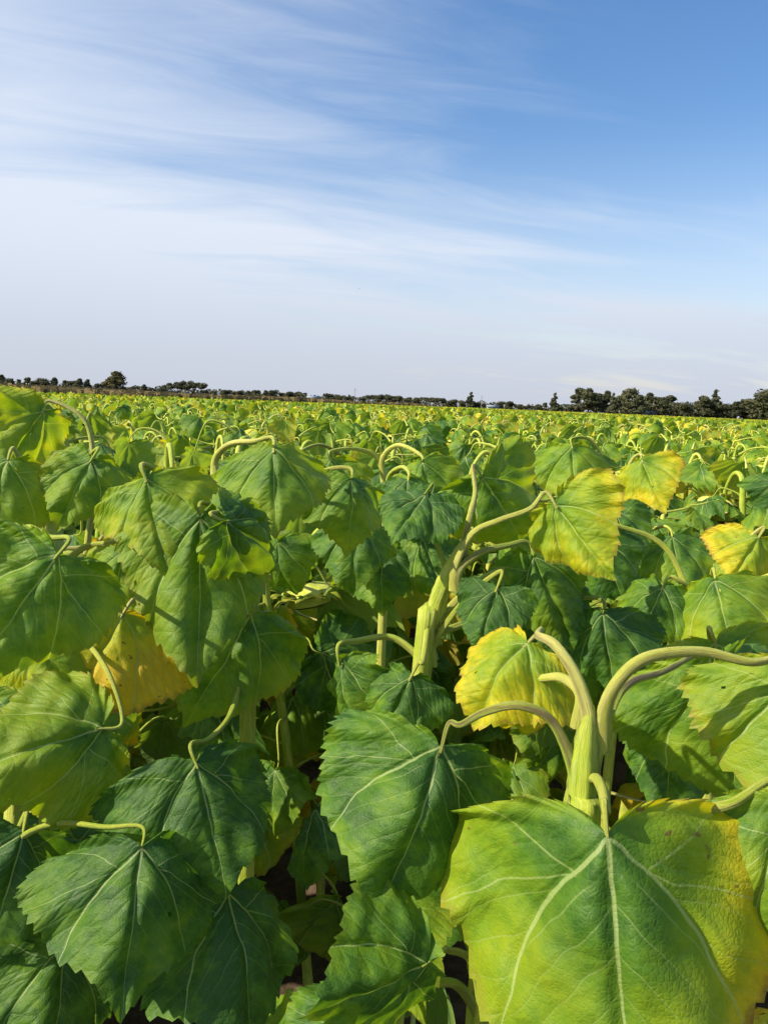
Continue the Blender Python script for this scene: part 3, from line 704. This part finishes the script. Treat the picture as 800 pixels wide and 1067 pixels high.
# ------------------------------------------------------------------ the field: individual plants
rg = random.Random(4)
ROW = R(-4); RS, PS = .58, .33
def depth_px(x, y, z=1.4):
    d = (Vector((x, y, z)) - CAM).dot(fwd)
    return d, 400 + F * (Vector((x, y, z)) - CAM).dot(rt) / max(d, .01)
cand = []
for i in range(-80, 81):
    for j in range(-6, 130):
        a, b = i * RS + rg.gauss(0, .045) + .30, j * PS + rg.gauss(0, .06)
        x_ = a * math.cos(ROW) - b * math.sin(ROW); y_ = a * math.sin(ROW) + b * math.cos(ROW)
        if rg.random() < .03: continue
        cand.append((x_, y_))
near, rest = [], []
for x_, y_ in cand:
    d, px = depth_px(x_, y_)
    if y_ > 46: continue
    if y_ < 1.35 and (x_ > -.66 and x_ < .95): continue     # where the viewer stands and the plants built above
    if -.36 < x_ < .03 and y_ < 1.75: continue     # the open gap between two rows
    if any((x_ - hx) ** 2 + (y_ - hy) ** 2 < .24 ** 2 for hx, hy in hero_xy): continue
    if d < .35 or px < -260 or px > 960: 
        if y_ > 2.0 and abs(x_) < .85 * y_ + 1.2: rest.append((d, px, x_, y_))
        elif -.8 < y_ < 2 and -1.7 < x_ < -.66 and px < -120: near.append((.5 + abs(x_) * .2, -50, x_, y_))
        continue
    if -60 < px < 860: near.append((d, px, x_, y_))
    elif d < 3: near.append((d, px, x_, y_))
    else: rest.append((d, px, x_, y_))
near.sort()
ind, extra = near[:291], near[291:]
rest += extra
print('individual plants', len(ind), 'to', ind[-1][0], 'rest', len(rest))
NP = 9
specs = [plant_spec(100 + k, n=14) for k in range(NP)]
specs_mid = [plant_spec(200 + k, n=13) for k in range(NP)]
proto_f, proto_m, proto_l = {}, {}, {}
used = set()
def get(proto, k, make):
    if k not in proto: proto[k] = make(); return proto[k], True
    return proto[k], False
rowname = lambda px: ('left edge' if px < 130 else 'left part' if px < 300 else 'middle' if px < 500 else 'right part' if px < 670 else 'right edge')
NFULL, NMID = 42, 80
cnt = {}
ORD = 'first second third fourth fifth sixth seventh eighth ninth tenth eleventh twelfth thirteenth fourteenth fifteenth sixteenth seventeenth eighteenth nineteenth twentieth'.split()
ORD += ['twenty-' + w for w in ORD[:9]] + ['thirtieth'] + ['thirty-' + w for w in ORD[:9]] + ['fortieth']
LAND = [(-20, 'the left edge'), (50, 'the low trees left of the round tree'), (121, 'the big round tree'), (200, 'the umbrella-shaped tree'), (270, 'the even tree row right of the umbrella-shaped tree'),
        (326, 'the blue-roofed shed'), (370, 'the tall thin pole'), (430, 'the trees between the two poles'), (490, 'the narrow pointed tree'), (535, 'the low trees right of the white shed'), (577, 'the slim tufted tree'),
        (615, 'the left end of the tall wood'), (655, 'the broad tree of the tall wood'), (700, 'the low dip in the tall wood'), (743, 'the slender poplar'), (790, 'the massive tree at the right edge'), (840, 'the right edge')]
for q, (d, px, x_, y_) in enumerate(ind):
    k = rg.randrange(NP); rz = rg.uniform(0, 6.28)
    hgt = rg.uniform(1.42, 1.66) if d > 2.6 else rg.uniform(1.32, 1.48)
    if x_ < -.55 * max(1, y_ * .3) and d < 4: hgt += .10
    s = hgt / 1.33
    if q < NFULL:
        src, first = get(proto_f, k, lambda: realise_plant(specs[k], True))
        o = src if first else copy_tree(src)
    elif q < NFULL + NMID:
        src, first = get(proto_m, k, lambda: realise_plant(specs_mid[k], False))
        o = src if first else copy_tree(src)
    else:
        if k not in proto_l:
            V, F_, U, T, I = merged_plant(specs_mid[k], 5, 40, 10)
            proto_l[k] = mesh_data('sunflower_plant', V, F_, ([M_LEAF_FAR, M_STALK, M_SEED, M_BRACT], I), T, U)
        o = bpy.data.objects.new('sunflower_plant', proto_l[k]); COL.objects.link(o)
    o.location = (x_, y_, 0); o.rotation_euler = (rg.gauss(0, .05), rg.gauss(0, .05), rz); o.scale = (s, s, s)
    side = rowname(px)
    land = min(LAND, key=lambda t: abs(t[0] - px)); cnt[land[1]] = cnt.get(land[1], 0) + 1
    if q < 40: band = 'close behind the foreground plants'
    elif q < NFULL + NMID: band = 'in the near rows of the field'
    else: band = 'in the small-looking rows towards the horizon'
    lb = f'drooping green sunflower plant {band}, {side}'
    if cnt[land[1]] <= 40: lb = f'{ORD[cnt[land[1]] - 1]} sunflower plant back, in line with {land[1]}'
    tag(o, lb, 'sunflower', f'sunflower plants {band}, {side}')

# ------------------------------------------------------------------ the rest of the field: one mass
def inst(protoarr, pos, rot, sc, tonej):
    """merge many rigid copies of one low mesh"""
    V, F_, U, T, I = protoarr
    n = len(pos); c, s = np.cos(rot), np.sin(rot)
    X = (V[None, :, 0] * c[:, None] - V[None, :, 1] * s[:, None]) * sc[:, None] + pos[:, 0:1]
    Y = (V[None, :, 0] * s[:, None] + V[None, :, 1] * c[:, None]) * sc[:, None] + pos[:, 1:2]
    Z = V[None, :, 2] * sc[:, None] + pos[:, 2:3]
    VV = np.stack([X, Y, Z], -1).reshape(-1, 3)
    TT = np.tile(T, (n, 1)).reshape(n, -1, 3).copy(); TT[:, :, 0] += tonej[:, None]; TT = TT.reshape(-1, 3)
    offs = (np.arange(n) * len(V))[:, None, None]
    FF = [(f[None] + offs).reshape(-1, f.shape[1]) for f in F_]
    nf = [len(f) for f in F_]; II = []; o = 0
    for k in nf: II.append(np.tile(I[o:o + k], n)); o += k
    return VV, FF, TT, II
def line_y(x): return 45 + np.maximum(x + 22, -3) * 5.2
nr_ = np.random.RandomState(5)
chunks = []
def add_chunk(protoarrs, xy, hmin, hmax, ref):
    grp = nr_.randint(0, len(protoarrs), len(xy))
    for k, pa in enumerate(protoarrs):
        p = xy[grp == k]
        if not len(p): continue
        n = len(p); pos = np.column_stack([p, np.zeros(n)])
        chunks.append(inst(pa, pos, nr_.rand(n) * 6.28, nr_.uniform(hmin, hmax, n) / ref, nr_.normal(.08, .08, n)))
rest_xy = np.array([(a, b) for _, _, a, b in rest])
dd = rest_xy[:, 1]
ok = (dd < line_y(rest_xy[:, 0]))
mid_low = [merged_plant(sp, 3, 16, 0, ns=4, heads=True, step=3) for sp in specs_mid[:5]]
top_low = [merged_plant(sp, 2, 11, 0, ns=3, heads=False, step=6, top_only=True) for sp in specs_mid[:5]]
a = rest_xy[ok & (dd < 20)]; b = rest_xy[ok & (dd >= 20)]
add_chunk(mid_low, a, 1.42, 1.68, 1.33); add_chunk(top_low, b, 1.42, 1.68, 1.33)
# beyond 46 m: only the upper leaves, ever sparser
far = []
for y0, y1, dens, sc_ in ((46, 90, 1.1, 1.5), (90, 160, .35, 2.3), (160, 290, .12, 3.6)):
    w_ = .75 * y1; n = int(dens * 2 * w_ * (y1 - y0)); xy = np.column_stack([nr_.uniform(-w_, w_, n), nr_.uniform(y0, y1, n)])
    xy = xy[(np.abs(xy[:, 0]) < .75 * xy[:, 1]) & (xy[:, 1] < line_y(xy[:, 0]))]
    far.append((xy, sc_))
single = []
for sp in specs_mid[:6]:
    l = sp['leaves'][-3]
    parts = []
    for q in range(4):
        l = sp['leaves'][-1 - q]; g_ = leaf_geo(.17, l['age'] + .08, l['seed'], 1, .2, .8, .8, .5, .05, 2, 9, 0)
        M_ = l['M'].copy(); M_.translation = Vector((math.cos(q * 1.7) * .12, math.sin(q * 1.7) * .12, (0, .03, -.03, .05)[q]))
        parts.append((xf(g_[0], M_), g_[1], g_[2], g_[3], 0))
    single.append(merge(parts))
for xy, sc_ in far:
    grp = nr_.randint(0, len(single), len(xy))
    for k, pa in enumerate(single):
        p = xy[grp == k]; n = len(p)
        if n: chunks.append(inst(pa, np.column_stack([p, 1.55 - .12 * sc_ * .55 - nr_.rand(n) * .14]), nr_.rand(n) * 6.28, np.full(n, sc_) * nr_.uniform(.7, 1.2, n), nr_.normal(.14, .1, n)))
# leafy undergrowth level under the far canopy
ux_ = np.linspace(-1, 1, 60); uy_ = np.concatenate([np.linspace(22, 100, 60), np.linspace(105, 285, 40)])
UX, UY = np.meshgrid(ux_, uy_, indexing='ij'); UXX = UX * UY * .72
lim = line_y(UXX) - 1
UYY = np.minimum(UY, np.maximum(lim, 20)); UXX = UX * UY * .72
UZ = np.where(UY < UYY + .01, 1.2 + .06 * nr_.rand(*UX.shape), .3)
k0 = np.arange(59)[:, None] * len(uy_) + np.arange(len(uy_) - 1)[None, :]
uf = np.stack([k0, k0 + len(uy_), k0 + len(uy_) + 1, k0 + 1], -1).reshape(-1, 4)
uV = np.stack([UXX, UYY, UZ], -1).reshape(-1, 3)
chunks.append((uV, [uf], np.tile([.1, .3, .5], (len(uV), 1)), [np.zeros(len(uf))]))
VV, TT, F4, F3, I4, I3 = [], [], [], [], [], []; o_ = 0
for v, fs, t, ii in chunks:
    VV.append(v); TT.append(t)
    for f, i_ in zip(fs, ii): 
        (F4 if f.shape[1] == 4 else F3).append(f + o_); (I4 if f.shape[1] == 4 else I3).append(i_)
    o_ += len(v)
VV = np.concatenate(VV); TT = np.concatenate(TT); TT[:, 0] = np.clip(TT[:, 0], 0, 1)
print('mass verts', len(VV))
fo = mesh_obj('sunflower_field', VV, [np.concatenate(F4), np.concatenate(F3)], ([M_LEAF_FAR, M_STALK, M_SEED, M_BRACT], np.concatenate(I4 + I3)), None, TT, VV[:, :2] * .2)
tag(fo, 'mass of far sunflower plants filling the field up to the tree line', kind='stuff')

# ------------------------------------------------------------------ dry crop strip beyond the left boundary
n = 60000
X_ = nr_.uniform(-150, 70, n); dep = nr_.rand(n) ** 2 * 60
Y_ = line_y(X_) + dep + nr_.uniform(0, 3, n)
k_ = (np.abs(X_) < .9 * Y_ + 5) & (Y_ < 420) & (X_ < 12)
X_, Y_ = X_[k_], Y_[k_]; n = len(X_)
h_ = nr_.uniform(1.55, 1.98, n) + .1 * np.sin(X_ * .4); w_ = nr_.uniform(.10, .3, n) * (1 + Y_ / 130); an = nr_.rand(n) * 3.14
rv = []
for (sx_, z0, z1) in ((-1, 0, 0), (1, 0, 0), (1, 0, 1), (-1, 0, 1)):
    k2 = .5 if z1 == 1 else 1
    rv.append(np.stack([X_ + np.cos(an) * w_ * sx_ * k2 + z1 * nr_.normal(0, .15, n), Y_ + np.sin(an) * w_ * sx_ * k2, (.2 if z1 == 0 else 1) * h_], -1))
rv = np.stack(rv, 1).reshape(-1, 3)
o = mesh_obj('dry_crop', rv, (np.arange(n) * 4)[:, None] + np.arange(4)[None, :], M_REED, smooth=False)
tag(o, 'strip of dry brown crop beyond the green field on the left', kind='stuff')

# ------------------------------------------------------------------ far trees
def crown_mesh(kind, seed, n=2200):
    """unit crown: height 0..1 with width in the same unit"""
    r = np.random.RandomState(seed); blobs = []
    if kind == 'round':
        for k in range(22):
            a = r.rand() * 6.28; q = r.rand() ** .6 * .26; z = r.uniform(.2, .86); q *= 1 - .7 * abs(z - .5); blobs.append((math.cos(a) * q, math.sin(a) * q, z, r.uniform(.10, .19)))
    elif kind == 'full':
        for k in range(34):
            z = r.uniform(.10, .88); a = r.rand() * 6.28; q = r.rand() ** .5 * .30 * math.sin(math.pi * min(1, z + .12)) ** .5; blobs.append((math.cos(a) * q, math.sin(a) * q, z, r.uniform(.08, .16)))
    elif kind == 'flat':
        for k in range(18):
            a = r.rand() * 6.28; q = r.rand() ** .5 * .55; z = r.uniform(.62, .86) - q * q * .25; blobs.append((math.cos(a) * q, math.sin(a) * q, z, r.uniform(.10, .16)))
    elif kind == 'spire':
        for k in range(16):
            z = .14 + .8 * k / 15; w = .12 * math.sin(math.pi * min(1, (z + .1)) ** .8) + .03
            a = r.rand() * 6.28; blobs.append((math.cos(a) * w * .5, math.sin(a) * w * .5, z, max(.04, w * .8)))
    else:
        for k in range(16):
            z = r.uniform(.22, .93); q = (1 - z) * .30 * r.rand() ** .5 + .02; a = r.rand() * 6.28; blobs.append((math.cos(a) * q, math.sin(a) * q, z, r.uniform(.07, .14)))
    b = np.array(blobs); i = r.choice(len(b), n, p=b[:, 3] ** 2 / sum(b[:, 3] ** 2))
    d = r.normal(size=(n, 3)); d /= np.linalg.norm(d, axis=1)[:, None]
    c = b[i, :3] + d * (b[i, 3] * r.uniform(.55, 1.1, n))[:, None] * np.array([1, 1, .8])
    s_ = r.uniform(.022, .05, n)[:, None]
    t1 = r.normal(size=(n, 3)); t1 /= np.linalg.norm(t1, axis=1)[:, None]; t2 = np.cross(t1, d); t2 /= np.linalg.norm(t2, axis=1)[:, None] + 1e-6
    V = np.stack([c - t1 * s_, c + t2 * s_ * .7, c + t1 * s_, c - t2 * s_ * .7], 1).reshape(-1, 3)
    Fq = (np.arange(n) * 4)[:, None] + np.arange(4)[None, :]
    # inner limbs
    limbs = [tube_geo([Vector((0, 0, .12)), Vector((bb[0] * .3, bb[1] * .3, .12 + (bb[2] - .12) * .5)), Vector(bb[:3])], lambda t: .012 - .008 * t, 4, cap=False) for bb in b[:8]]
    return V, Fq, limbs
def tree_meshes(kind, seed, cm):
    V, Fq, limbs = crown_mesh(kind, seed)
    cme = mesh_data('crown', V, Fq, cm, smooth=False)
    top = .5 if kind != 'spire' else .85
    tr = [(*tube_geo([Vector((0, 0, -.02)), Vector((.01, 0, .2)), Vector((0, .01, top))], lambda t: .026 - .018 * t, 7), 0)] + [(*l, 0) for l in limbs]
    V, F_, U, T, I = merge(tr)
    return mesh_data('trunk', V, F_, M_BARK), cme
TM = {}
for kind in ('round', 'flat', 'spire', 'loose'):
    for v in range(3):
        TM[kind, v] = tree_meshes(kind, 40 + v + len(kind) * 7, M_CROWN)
TM['dry', 0] = tree_meshes('full', 77, M_CROWN_B)
def tree(px, top, kind, D, label, group, wide=1.0):
    """a tree standing D metres away in the direction of px whose top reaches the given height"""
    k = TM[kind, 0 if kind == 'dry' else rg.randrange(3)]
    base = P(px, hz_y(px), D); base.z = 0
    Hh = 1.75 + (hz_y(px) - top) * D / F
    r = root_empty('tree', base, rg.uniform(0, 6.28)); r.scale = (Hh * wide * 1.3, Hh * wide * 1.3, Hh * 1.05)
    tag(r, label, 'tree', group)
    for nm, me in (('trunk', k[0]), ('crown', k[1])):
        o = bpy.data.objects.new(nm, me); COL.objects.link(o); o.parent = r
    return r
LG = 'low dark trees in the distant line at the left'
CG = 'dark trees in the distant line behind the middle of the field'
RG = 'tall dark trees in the distant wood at the right'
lab = {'L': 'low dark tree in the distant line at the left end of the field', 'C': 'dark tree in the distant line behind the middle of the field', 'R': 'tall dark tree in the distant wood on the right'}
grp = {'L': LG, 'C': CG, 'R': RG}
tree(121, 385.5, 'dry', 330, 'big round olive-brown tree standing above the left tree line', None, 1.05)
tree(184, 398, 'flat', 420, 'flat-topped dark tree, left one of the two side by side', None, 1.15)
tree(203, 397, 'flat', 420, 'spreading umbrella-shaped tree with gaps in its crown', None, 1.2)
tree(490, 409, 'spire', 430, 'narrow pointed tree beside the thin mast behind the middle of the field', None, 1.3)
tree(577, 410, 'spire', 380, 'slim tree with a tufted top left of the tall right wood', None, 1.1)
tree(743, 407, 'spire', 300, 'tall slender poplar rising above the right wood', None, 1.05)
tree(655, 404.5, 'round', 300, 'broad pale-topped tree, highest in the middle of the right wood', None, .9)
tree(798, 405, 'round', 270, 'massive dark tree cut by the right edge', None, 1.2)
tc_ = {}
MARK = [(-99, 'the left picture edge'), (121, 'the big round olive-brown tree'), (203, 'the umbrella-shaped tree'), (326, 'the blue-roofed shed'), (369, 'the tall thin pole'), (431, 'the middle of the tall-pole stretch'), (490, 'the narrow pointed tree'),
        (577, 'the slim tufted tree'), (655, 'the broad highest tree of the right wood'), (743, 'the slender poplar'), (798, 'the massive tree at the right edge'), (999, '')]
prof = {'L': [(2, 390, 'loose'), (11, 394, 'round'), (20, 395, 'loose'), (29, 394, 'loose'), (37, 396, 'round'), (46, 394, 'round'), (57, 394, 'loose'), (69, 397, 'loose'), (76, 396, 'round'),
              (83, 395, 'loose'), (92, 395, 'loose'), (104, 399, 'round'), (112, 399, 'round'), (134, 403, 'round'), (142, 402, 'round'), (150, 401, 'loose'), (160, 404, 'flat'), (170, 404, 'round')],
        'C': [(213, 406, 'round'), (222, 407, 'round'), (231, 408, 'loose'), (240, 406, 'flat'), (250, 407, 'round'), (260, 407, 'round'), (268, 406, 'round'), (277, 407, 'loose'), (285, 406, 'round'),
              (294, 409, 'round'), (302, 408, 'round'), (311, 408, 'round'), (318, 409, 'loose'), (326, 416, 'flat'), (335, 415, 'round'), (343, 409.5, 'round'), (352, 411, 'round'), (360, 412, 'flat'), (366, 413, 'round'),
              (377, 414, 'round'), (387, 411, 'flat'), (396, 411, 'round'), (404, 411, 'round'), (415, 412, 'flat'), (424, 415, 'round'), (433, 414, 'round'), (444, 413.5, 'flat'), (454, 414, 'flat'), (464, 417, 'round'),
              (472, 416, 'round'), (481, 417, 'round'), (497, 419, 'round'), (508, 421, 'flat'), (521, 418, 'round'), (531, 418, 'round'), (541, 421, 'round'), (550, 422, 'flat'), (560, 421, 'round'), (567, 420, 'loose'),
              (584, 423, 'round'), (591, 421, 'loose')],
        'R': [(598, 412, 'loose'), (604, 406, 'loose'), (612, 406, 'loose'), (620, 409, 'loose'), (630, 408.5, 'loose'), (637, 410, 'spire'), (646, 412, 'round'), (665, 411, 'loose'), (674, 410.5, 'loose'), (682, 413, 'loose'),
              (690, 415, 'loose'), (697, 413.5, 'loose'), (704, 419, 'round'), (711, 420, 'round'), (719, 422, 'round'), (726, 419, 'loose'), (732, 414, 'loose'), (738, 418, 'round'), (750, 421, 'round'), (757, 420, 'flat'),
              (766, 418, 'loose'), (776, 416, 'round'), (786, 415, 'round'), (808, 408, 'round'), (820, 412, 'round'), (835, 411, 'loose'), (-10, 396, 'round'), (-24, 397, 'round')]}
for key, lst in prof.items():
    for px, top, kind in lst:
        kk = 'L' if px < 0 else key
        D = {'L': 430, 'C': 430, 'R': 300}[kk] * rg.uniform(.95, 1.06)
        a_, b_n = [(u, v) for u, v in zip(MARK, MARK[1:]) if u[0] <= px < v[0]][0]
        tc_[a_[0]] = tc_.get(a_[0], 0) + 1
        what = {'round': 'rounded dark tree', 'flat': 'flat-topped dark tree', 'loose': 'ragged dark tree', 'spire': 'pointed tree'}[kind]
        tree(px, top, kind, D, f'{what}, {ORD[tc_[a_[0]] - 1]} to the right of {a_[1]}', grp[kk], {'round': 1.1, 'flat': 1.35, 'loose': 1.0, 'spire': 1}[kind] * rg.uniform(.95, 1.15))
# scrub: the solid-looking base of the tree line
n = 30000
pxs = nr_.uniform(-250, 1050, n); Dm = np.where(pxs < 590, 440, np.where(pxs < 640, 440 - (pxs - 590) * 2.6, 310)) + nr_.uniform(-6, 6, n)
fl = np.array([math.sin(p * .09) + math.sin(p * .23 + 1) + math.sin(p * .51) for p in pxs]) * .5
hmax = np.where(pxs < 320, 5.0, np.where(pxs < 590, 4.4, 6.6)) + fl * .9; Z_ = nr_.rand(n) * hmax
xx = (pxs - 400) / F * Dm + .042 * 0
s_ = nr_.uniform(.25, .6, n)[:, None]; d_ = nr_.normal(size=(n, 3)); d_ /= np.linalg.norm(d_, axis=1)[:, None]; e_ = np.cross(d_, nr_.normal(size=(n, 3))); e_ /= np.linalg.norm(e_, axis=1)[:, None]
c_ = np.column_stack([xx, Dm, Z_]); V_ = np.stack([c_ - d_ * s_, c_ + e_ * s_, c_ + d_ * s_, c_ - e_ * s_], 1).reshape(-1, 3)
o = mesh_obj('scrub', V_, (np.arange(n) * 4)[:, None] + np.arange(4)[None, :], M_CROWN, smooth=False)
tag(o, 'dark undergrowth running along the foot of the distant trees', kind='stuff')

# ------------------------------------------------------------------ small far structures
def box(c, sx, sy, sz, rot=0):
    v = np.array([(x, y, z) for z in (0, 1) for x, y in ((-.5, -.5), (.5, -.5), (.5, .5), (-.5, .5))]) * [sx, sy, sz]
    cc, ss_ = math.cos(rot), math.sin(rot); v = np.column_stack([v[:, 0] * cc - v[:, 1] * ss_, v[:, 0] * ss_ + v[:, 1] * cc, v[:, 2]]) + np.array(c)
    f = np.array([(0, 3, 2, 1), (4, 5, 6, 7), (0, 1, 5, 4), (1, 2, 6, 5), (2, 3, 7, 6), (3, 0, 4, 7)])
    return v, f
def shed(px, D, w, h, label, blue=True):
    b0 = P(px, hz_y(px), D); r = root_empty('shed', (b0.x, b0.y, 0)); tag(r, label, 'shed')
    v, f = box((0, 0, 0), w, 4, h); mesh_obj('wall', v, f, M_WHITE, r, smooth=False)
    rv = np.array([(-w / 2 - .3, -2.4, h), (w / 2 + .3, -2.4, h), (w / 2 + .3, 0, h + .9), (-w / 2 - .3, 0, h + .9), (w / 2 + .3, 2.4, h), (-w / 2 - .3, 2.4, h)])
    mesh_obj('roof', rv + [0, 0, .01], [np.array([(0, 1, 2, 3), (3, 2, 4, 5), (0, 5, 4, 1)]), np.array([(0, 3, 5), (1, 4, 2)])], M_ROOF if blue else M_WHITE, r, smooth=False)
    v, f = box((w * .2, -2.01, .02), 1.2, .06, h * .75); mesh_obj('door', v, f, M_DARK, r, smooth=False)
shed(326, 415, 6, 3.0, 'pale shed with a blue-grey roof in the gap of the left tree line')
shed(513, 415, 6, 2.2, 'small white shed beside the thin mast in the tree line')
shed(652, 305, 4.5, 2.2, 'small white shed at the foot of the right wood, left of the longer one', False)
shed(671, 305, 8, 2.1, 'long low white shed at the foot of the right wood', False)
shed(755, 303, 2.6, 2.3, 'tiny pale hut at the foot of the wood near the right edge', False)
def mast(px, D, top, label):
    b0 = P(px, hz_y(px), D); h = 1.75 + (hz_y(px) - top) * D / F
    r = root_empty('utility_pole', (b0.x, b0.y, 0)); tag(r, label, 'pole')
    g_ = tube_geo([Vector((0, 0, -.3)), Vector((0, 0, h * .5)), Vector((0, 0, h))], lambda t: .16 - .07 * t, 8); mesh_obj('shaft', g_[0], g_[1], M_POLE, r)
    v, f = box((0, -.2, h * .86), 1.6, .12, .12); mesh_obj('crossarm', v, f, M_POLE, r, smooth=False)
mast(369.5, 405, 404, 'thin tall pole above the gap in the left tree line')
mast(501, 405, 411.5, 'thin pole right of the narrow pointed tree')

# ------------------------------------------------------------------ a far bird
bc = P(374, 301, 140); r = root_empty('bird', bc); tag(r, 'tiny dark bird high in the sky above the middle of the field', 'bird')
def lens_(c, sx, sy, sz, n=8, m_=6):
    V = [(c[0], c[1] - sy, c[2])]
    for i in range(1, m_):
        a = math.pi * i / m_
        for k in range(n): b = 2 * math.pi * k / n; V.append((c[0] + sx * math.sin(a) * math.cos(b), c[1] - sy * math.cos(a), c[2] + sz * math.sin(a) * math.sin(b)))
    V.append((c[0], c[1] + sy, c[2])); e = len(V) - 1
    q = [(1 + i * n + k, 1 + i * n + (k + 1) % n, 1 + (i + 1) * n + (k + 1) % n, 1 + (i + 1) * n + k) for i in range(m_ - 2) for k in range(n)]
    t = [(0, 1 + (k + 1) % n, 1 + k) for k in range(n)] + [(e, 1 + (m_ - 2) * n + k, 1 + (m_ - 2) * n + (k + 1) % n) for k in range(n)]
    return np.array(V), [np.array(q), np.array(t)]
v, f = lens_((0, 0, 0), .035, .13, .035); body = mesh_obj('body', v, f, M_BIRD, r)
for sg in (-1, 1):
    wv = np.array([(0, -.06, 0), (0, .06, 0), (sg * .12, .05, .05), (sg * .12, -.06, .05), (sg * .26, .07, .02), (sg * .24, .0, .02)]); wv = np.concatenate([wv, wv + [0, 0, .008]])
    wf = [np.array([(0, 3, 2, 1), (3, 5, 4, 2), (6, 7, 8, 9), (9, 8, 10, 11), (0, 1, 7, 6), (4, 5, 11, 10), (1, 2, 8, 7), (2, 4, 10, 8), (0, 6, 9, 3), (3, 9, 11, 5)])]
    mesh_obj('wing', wv, wf, M_BIRD, r, smooth=False)
